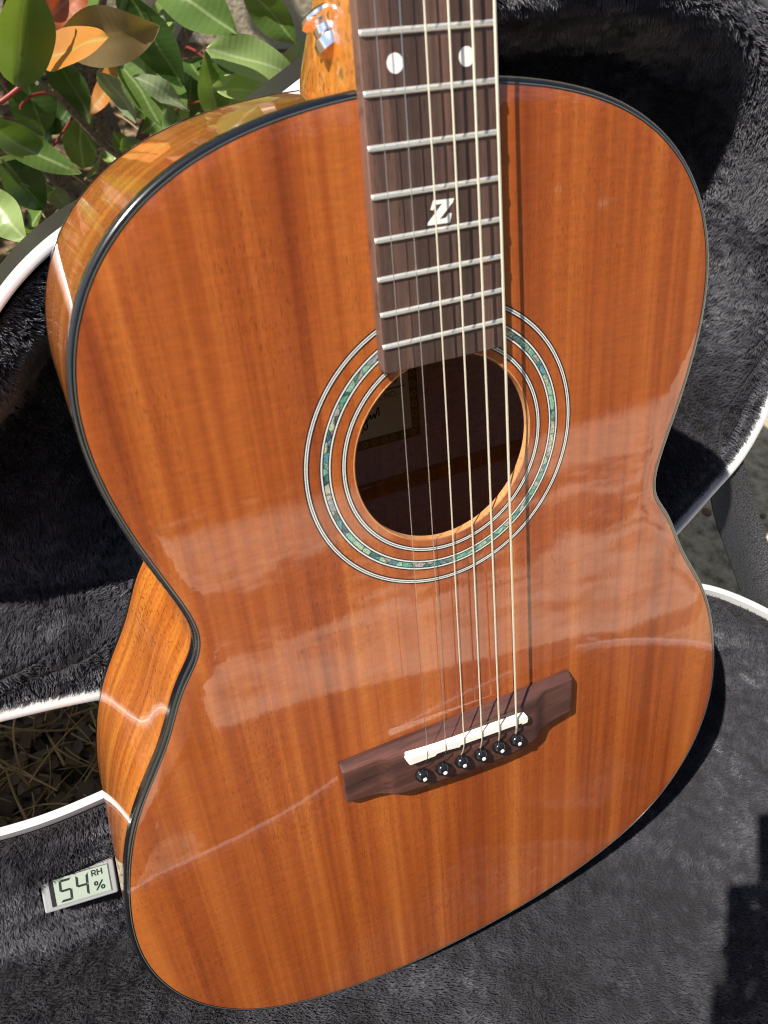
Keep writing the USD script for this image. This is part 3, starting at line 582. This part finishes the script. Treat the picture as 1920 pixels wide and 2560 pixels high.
LABELS = {'red': 'young red leaf', 'orange': 'orange yellowing leaf', 'bronze': 'bronze tinted leaf'}
def leaf_mesh(L, W, seed, lo=(6, 14)):
    r = np.random.default_rng(seed); nx, ny = lo
    t = np.linspace(0, 1, ny + 1); s = np.linspace(-1, 1, nx + 1)
    half = W/2*np.sin(np.pi*np.clip(t, 0, 1)**.85)**.75; half[0] = .0008; half[-1] = .0004
    fold, curl, tw = r.uniform(.15, .45), r.uniform(-.18, .10), r.uniform(-.5, .5)
    V = []
    for tt_, h in zip(t, half):
        for q in s:
            ser = 1 + .03*math.sin(tt_*80 + q)*abs(q)
            x = q*h*ser; y = tt_*L; z = abs(x)*fold + curl*L*(4*tt_*(1 - tt_)) + tw*x*tt_ + .002*math.sin(tt_*9 + q*2 + seed)
            V.append((x, y, z))
    V = np.array(V); F = []
    for a in range(ny):
        for b in range(nx):
            i = a*(nx + 1) + b; F += [(i, i + 1, i + nx + 2), (i, i + nx + 2, i + nx + 1)]
    return V, np.array(F)
SHL = np.array([-.10, 1.02, -.27])
shrub = thing('shrub', 'evergreen shrub with glossy green, orange and red leaves behind the case', 'shrub', SHL)
def put_leaf(A, B, W, face, colour, seed, lo=(6, 14)):
    A, B = np.asarray(A, float), np.asarray(B, float); L = np.linalg.norm(B - A); y = (B - A)/L
    z = face - y*(face @ y); z /= np.linalg.norm(z); x = np.cross(y, z)
    v, f = leaf_mesh(L, W, seed, lo)
    path = numbered(shrub + '/leaf')
    m = usdkit.mesh(stage, path, (v, f), LM[colour], smooth=True)
    m.AddTransformOp().Set(Gf.Matrix4d(*x, 0, *y, 0, *z, 0, *(A - SHL), 1))
    tag(m, LABELS.get(colour))
HERO = [
('green', [-0.122, 0.599, 0.105], [-0.092, 0.603, 0.183], 0.061, 25),
('red', [-0.086, 0.647, 0.13], [-0.038, 0.673, 0.152], 0.034, 10),
('orange', [-0.097, 0.625, 0.113], [-0.046, 0.562, 0.152], 0.043, -35),
('bronze', [-0.078, 0.634, 0.116], [0.002, 0.595, 0.143], 0.058, 15),
('dark', [0.004, 0.718, 0.125], [0.045, 0.712, 0.04], 0.054, 20),
('green', [0.016, 0.663, 0.15], [0.075, 0.613, 0.125], 0.054, -25),
('pale', [0.032, 0.738, 0.098], [0.075, 0.704, 0.101], 0.023, 40),
('green', [0.128, 0.749, 0.117], [0.18, 0.735, 0.062], 0.045, 20),
('green', [0.075, 0.691, 0.013], [0.063, 0.687, 0.081], 0.04, 10),
('light', [0.061, 0.67, 0.092], [0.155, 0.663, 0.06], 0.05, -20),
('light', [0.134, 0.664, 0.045], [0.061, 0.657, 0.063], 0.037, 25),
('pale', [-0.038, 0.712, 0.062], [-0.009, 0.708, 0.011], 0.028, 30),
('pale', [-0.009, 0.687, 0.066], [0.042, 0.683, 0.028], 0.029, -30),
('orange', [-0.014, 0.749, 0.057], [-0.05, 0.763, -0.005], 0.029, 30),
('green', [-0.155, 0.588, 0.085], [-0.087, 0.583, 0.032], 0.035, -15),
('light', [-0.17, 0.514, 0.068], [-0.149, 0.473, 0.042], 0.038, 20),
('dark', [-0.101, 0.785, 0.04], [-0.096, 0.778, -0.027], 0.055, 10),
('dark', [-0.072, 0.786, 0.049], [-0.046, 0.778, -0.019], 0.046, 30),
('pale', [0.205, 0.774, 0.048], [0.193, 0.784, 0.001], 0.052, -10),
('light', [0.072, 0.697, 0.05], [0.108, 0.657, 0.044], 0.027, -15),
('dark', [0.102, 0.709, 0.026], [0.098, 0.746, 0.05], 0.034, -15),
('light', [-0.005, 0.772, 0.061], [0.04, 0.758, 0.019], 0.043, -30),
('dark', [-0.039, 0.846, -0.009], [-0.085, 0.85, -0.063], 0.044, 10),
('green', [0.047, 0.769, 0.003], [0.011, 0.791, -0.044], 0.036, 15),
('dark', [0.079, 0.802, 0.017], [0.068, 0.802, -0.043], 0.036, 0),
('dark', [-0.146, 0.753, -0.032], [-0.116, 0.753, -0.099], 0.052, -10),
('pale', [0.043, 0.798, 0.066], [0.039, 0.79, 0.015], 0.035, 35)
]
stems = []
for k, (col, A, B, W, roll) in enumerate(HERO):
    A, B = np.array(A), np.array(B); y = (B - A)/np.linalg.norm(B - A); v = np.array([-.16, -.13, .43]) - (A + B)/2; v -= y*(v @ y); v /= np.linalg.norm(v); w = np.cross(y, v); a = math.radians(roll)
    put_leaf(A, B, W*.84, v*math.cos(a) + w*math.sin(a), col, 100 + k)
M['bark'] = mat('bark', {'t': ('texture_coordinate', {}), 'n': ('noise_texture', {'scale': 220.0, 'detail': 4.0}), 'r': ('rgb_ramp', {'ramp': [(.3, (.06, .042, .03)), (.7, (.20, .15, .11))]}), 'b': ('bump', {'strength': 1.0, 'distance': .002}), 'p': ('principled_bsdf', {'roughness': .85})},
    [('t.object', 'n.vector'), ('n.fac', 'r.fac'), ('r.color', 'p.base_color'), ('n.fac', 'b.height'), ('b.normal', 'p.normal')])
M['red_stem'] = plain('red_stem', (.22, .03, .025), .4)
def branch(P, r0, r1, m='bark', name='branch'):
    P = np.array(P, float); t = np.linspace(0, 1, len(P)); q = CubicSpline(t, P)(np.linspace(0, 1, 24)) if len(P) > 2 else P
    part(shrub, name, tube(q, np.linspace(r0, r1, len(q)), 8), M[m], 60, loc=SHL)
branch([(-.20, .62, .055), (-.144, .629, .076), (-.121, .627, .089), (-.096, .629, .106), (-.088, .630, .114)], .0028, .0016, 'red_stem', 'twig')
branch([(-.096, .715, .055), (-.080, .745, .030), (-.073, .764, .016), (-.055, .762, -.012), (-.023, .760, -.050), (.03, .79, -.11), (.0, .95, -.27)], .0022, .0055)
branch([(-.076, .765, .021), (-.10, .75, .028), (-.118, .70, .040)], .002, .0013, 'red_stem', 'twig')
branch([(.0, .95, -.28), (-.03, .98, .0), (-.10, 1.0, .3), (-.05, 1.05, .7), (.05, 1.05, 1.1)], .014, .006)
branch([(-.02, .96, -.27), (-.15, .90, -.05), (-.28, .85, .2), (-.36, .82, .5)], .011, .004)
branch([(.01, .96, -.2), (.10, .92, .0), (.14, .84, .12), (.17, .80, .25), (.25, .85, .5)], .009, .003)
branch([(.02, .97, -.22), (-.02, .88, -.02), (.0, .78, .12), (.03, .70, .20)], .008, .0025)
branch([(-.05, .92, -.1), (-.12, .80, .02), (-.13, .68, .12), (-.14, .62, .22)], .007, .002)
for (x, y, z), (dx, dy, dz) in (((-.03, .93, -.05), (-.04, -.14, .10)), ((.02, .88, -.10), (.06, -.16, .12)), ((-.12, .80, .02), (-.05, -.10, .06)), ((-.02, .80, .08), (-.05, -.12, .05)), ((.10, .90, .0), (-.01, -.16, .04)), ((-.02, .88, -.02), (-.08, -.12, -.02))):
    branch([(x, y, z), (x + dx*.5, y + dy*.5, z + dz*.6), (x + dx, y + dy, z + dz)], .0019, .0010, 'red_stem', 'twig')
rl = np.random.default_rng(77); cnt = 0
while cnt < 268:
    p = np.array([rl.uniform(-.45, .26), rl.uniform(.68, 1.15), rl.uniform(-.22, .30)])
    if p[0] > .05 + .26*(p[1] - .70) and p[2] > .07 - .39*(p[1] - .70): continue      # the open spot where the wall shows
    if p[2] > .12 and p[0] > .12: continue
    d = rl.normal(0, 1, 3) + [0.25, -.25, -.55]; d /= np.linalg.norm(d); L = rl.uniform(.045, .08)
    face = rl.normal(0, .55, 3) + [-.25, -.45, .75]
    put_leaf(p, p + d*L, L*rl.uniform(.38, .55), face, rl.choice(['dark', 'green', 'dark', 'green', 'pale', 'light', 'orange'], p=[.20, .25, .12, .14, .14, .12, .03]), 500 + cnt, (4, 8)); cnt += 1
fo = []  # upper leaves out of view, spread to shade the house wall
for k in range(2600):
    while True:
        p = np.array([rl.uniform(-1.3, .8), rl.uniform(.60, 1.9), rl.uniform(.2, 1.75)])
        if ((p[0] + .25)/1.0)**2 + ((p[1] - 1.30)/.62)**2 + ((p[2] - .85)/.95)**2 < 1 and p[2] > .42 + .45*(p[1] < .8): break
    d = rl.normal(0, 1, 3) + [0.2, -.2, -.5]; d /= np.linalg.norm(d); L = rl.uniform(.05, .09); face = rl.normal(0, .6, 3) + [-.25, -.3, .8]
    z = face - d*(face @ d); z /= np.linalg.norm(z); x = np.cross(d, z); v, f = leaf_mesh(L, L*.45, k, (2, 5)); fo.append((p + v @ np.array([x, d, z]) - SHL, f))
tag(stage.GetPrimAtPath(part(shrub, 'foliage', merge(*fo), LM['green'], True)), kind='stuff')

# ================================================================ out of view: trees and a hedge, placed to darken the gloss of the guitar
def unseen_tree(name, label, x, y, h, r, seed, n=2600):
    t = thing(name, label, 'tree', (x, y, -.27)); q = np.random.default_rng(seed)
    part(t, 'trunk', tube(np.c_[np.linspace(0, .15, 6), np.zeros(6), np.linspace(0, h*.75, 6)], np.linspace(.13, .05, 6), 10), M['bark'], 60)
    ms = []; cl = [np.array([q.normal(0, r*.5), q.normal(0, r*.45), h*.62 + q.normal(0, h*.17)]) for _ in range(16)]
    for k in range(n):
        p = cl[q.integers(16)] + q.normal(0, r*.22, 3); d = q.normal(0, 1, 3); d /= np.linalg.norm(d); f_ = q.normal(0, 1, 3) + [0, 0, .6]; z = f_ - d*(f_ @ d); z /= np.linalg.norm(z); xx_ = np.cross(d, z); L = q.uniform(.12, .24)
        v, f = leaf_mesh(L, L*.6, k, (2, 3)); ms.append((p + v @ np.array([xx_, d, z]), f))
    part(t, 'crown', merge(*ms), LM['tree'], True)
unseen_tree('tree', 'dark leafy tree out of view across the path, placed to darken the guitar top reflection', 2.0, -7.4, 5.4, 2.0, 1)
unseen_tree('tree', 'second leafy tree out of view farther right, placed to darken the guitar top reflection', 6.4, -5.2, 5.0, 2.0, 2)
unseen_tree('tree', 'leafy tree out of view straight across the path, placed to darken the guitar top reflection', -1.2, -7.6, 5.6, 2.0, 3)
unseen_tree('tree', 'small leafy tree out of view beside the path, placed to dapple it with shade', -.95, -2.0, 3.6, .75, 4, 800)  # out of view; its shadow breaks up the sunlit path
hq = np.random.default_rng(9); ms = []
def hedge_y(x): return -8.6 + max(0, x - 3.0)*.55
hx_ = np.linspace(-6, 9, 61); ring_h = []
for x in hx_:
    a = np.linspace(0, 2*np.pi, 15)[:-1]; rr_ = 1 + .25*(meshkit.noise(np.c_[np.cos(a)*1.5 + x*2, np.sin(a)*1.5, np.full(14, x)], 4) - .5)
    ring_h.append(np.c_[np.full(14, x), hedge_y(x) + .42*np.cos(a)*rr_, 1.75 + 2.05*np.sign(np.sin(a))*np.abs(np.sin(a))**.6*rr_])
ms.append(loft(ring_h, True, True, True))
for k in range(11000):
    t_ = hq.random(); x = -6 + 15*t_; a = hq.uniform(-.5, np.pi + .5); p = np.array([x, hedge_y(x) + .5*math.sin(a*0 + hq.uniform(-.2, 1.25)), -.27 + hq.uniform(0, 4.2)]); d = hq.normal(0, 1, 3); d /= np.linalg.norm(d); z = np.cross(d, hq.normal(0, 1, 3)); z /= np.linalg.norm(z); L = hq.uniform(.1, .2)
    v, f = leaf_mesh(L, L*.6, k, (2, 3)); ms.append((p + v @ np.array([np.cross(d, z), d, z]), f))
tag(usdkit.mesh(stage, '/World/hedge', merge(*ms), LM['tree'], smooth=True), 'dark clipped hedge out of view across the path, placed to darken the guitar top reflection', 'hedge', kind='stuff')
# pale concrete path out of view, placed to brighten the guitar top reflection
M['concrete'] = mat('concrete', {'g': ('geometry', {}), 'n': ('noise_texture', {'scale': 6.0, 'detail': 6.0, 'roughness': .65}), 'r': ('rgb_ramp', {'ramp': [(.36, (.24, .20, .145)), (.48, (.60, .53, .43)), (.66, (.76, .70, .60))]}), 'n2': ('noise_texture', {'scale': 160.0, 'detail': 3.0}), 'b': ('bump', {'strength': .6, 'distance': .003}), 'p': ('principled_bsdf', {'roughness': .9})},
    [('g.position', 'n.vector'), ('n.fac', 'r.fac'), ('r.color', 'p.base_color'), ('g.position', 'n2.vector'), ('n2.fac', 'b.height'), ('b.normal', 'p.normal')])
tag(usdkit.mesh(stage, '/World/path', box(18, 6.0, .06, (2, -3.65, -.272), .006), M['concrete'], smooth=30), 'pale concrete path out of view in front of the case, brightening the guitar top reflection', 'path', kind='structure')

# ================================================================ the photographer, kneeling on the path with the phone (mirrored and shadowing, outside the frame)
import manifold3d as m3
def limb_body(bones):
    parts = []
    for (a, ra), (b, rb) in bones:
        s = [m3.Manifold.sphere(ra, 20).translate(list(map(float, a))), m3.Manifold.sphere(rb, 20).translate(list(map(float, b)))]
        parts.append(m3.Manifold.batch_hull(s))
    mm = m3.Manifold.batch_boolean(parts, m3.OpType.Add).to_mesh()
    t = trimesh.Trimesh(np.array(mm.vert_properties[:, :3]), np.array(mm.tri_verts)); t = t.subdivide_to_size(.06); trimesh.smoothing.filter_taubin(t, iterations=8)
    return t
PL = np.array([-.32, -.80, -.24])
pers = thing('person', 'person kneeling in dark jacket and tan trousers, holding up a phone', 'person', PL)
hipL, hipR, chest, neck, head = (-.42, -.86, .20), (-.22, -.86, .20), (-.30, -.74, .52), (-.29, -.66, .74), (-.28, -.58, .90)
shL, shR, elL, elR, haL, haR = (-.48, -.70, .66), (-.12, -.68, .66), (-.46, -.46, .40), (-.06, -.48, .40), (-.22, -.215, .35), (-.11, -.25, .36)
trousers = limb_body([((hipL, .095), (hipR, .095)), ((hipL, .09), (((-.46, -.58, -.17)), .06)), ((hipR, .09), (((-.16, -.58, -.17)), .06)), (((-.46, -.58, -.17), .058), ((-.44, -.98, -.18), .04)), (((-.16, -.58, -.17), .058), ((-.18, -.98, -.18), .04)), ((hipL, .10), (hipR, .10))])
jacket = limb_body([(((-.40, -.85, .24), .105), ((-.38, -.74, .52), .115)), (((-.24, -.85, .24), .105), ((-.22, -.74, .52), .115)), (((-.38, -.74, .52), .11), (shL, .065)), (((-.22, -.74, .52), .11), (shR, .065)), ((shL, .065), (shR, .065)), (((-.32, -.85, .24), .11), ((-.30, -.74, .52), .12)), ((shL, .058), (elL, .044)), ((shR, .058), (elR, .044)), ((elL, .043), ((-.255, -.27, .345), .031)), ((elR, .043), ((-.085, -.30, .355), .031))])
skin_parts = [((neck, .052), ((-.285, -.62, .84), .05)), (((-.285, -.60, .90), .078), ((-.28, -.575, .93), .082)), (((-.28, -.56, .87), .055), ((-.282, -.535, .85), .032)), (((-.28, -.505, .90), .012), ((-.28, -.52, .93), .008))]
def cw(x, y, z): return tuple(CAM + C_R*x + C_U*y - C_F*z)
for sgn, w in ((-1, (-.255, -.27, .345)), (1, (-.085, -.30, .355))):
    ex = .028 + sgn*.037                     # the phone's edge on this side
    pc = cw(ex + sgn*.016, -.095, .030); skin_parts.append(((w, .025), (pc, .023)))
    for q in range(4):
        yk = -.060 - .018*q
        k0 = cw(ex + sgn*.018, yk, .014); k1 = cw(ex + sgn*.010, yk + .002, -.004); k2 = cw(ex - sgn*.010, yk + .003, -.008 + .002*q)
        skin_parts += [((pc, .015), (k0, .0095)), ((k0, .0095), (k1, .0085)), ((k1, .0085), (k2, .0072))]
    t1 = cw(ex + sgn*.012, -.075, .030); t2 = cw(ex - sgn*.012, -.055, .021)
    skin_parts += [((pc, .016), (t1, .011)), ((t1, .011), (t2, .009))]
M['trousers'] = plain('trousers', (.30, .24, .17), .9); M['jacket'] = plain('jacket', (.05, .055, .07), .85); M['skin'] = plain('skin', (.55, .33, .23), .5); M['hair'] = plain('hair', (.04, .025, .018), .6); M['shoe'] = plain('shoe', (.04, .04, .042), .6)
for nm, b_, m_ in (('body', skin_parts, 'skin'),): part(pers, nm, limb_body(b_), M[m_], True, loc=PL)
part(pers, 'trousers', trousers, M['trousers'], True, loc=PL); part(pers, 'jacket', jacket, M['jacket'], True, loc=PL)
part(pers, 'hair', limb_body([(((-.285, -.615, .945), .078), ((-.285, -.60, .965), .074)), (((-.285, -.63, .90), .072), ((-.285, -.61, .95), .08))]), M['hair'], True, loc=PL)
for x in (-.44, -.18): part(pers, 'shoe', limb_body([(((x, -.99, -.175), .045), ((x, -1.10, -.20), .035))]), M['shoe'], True, loc=PL)
phone = thing('phone', 'slim black phone held in both hands of the kneeling person', 'phone', CAM)
pv, pf = box(.0735, .150, .008, (.028, -.060, .0075), .0035)
part(phone, 'case', (pv @ np.array([C_R, C_U, -C_F]), pf), M['pin_black'], 40)
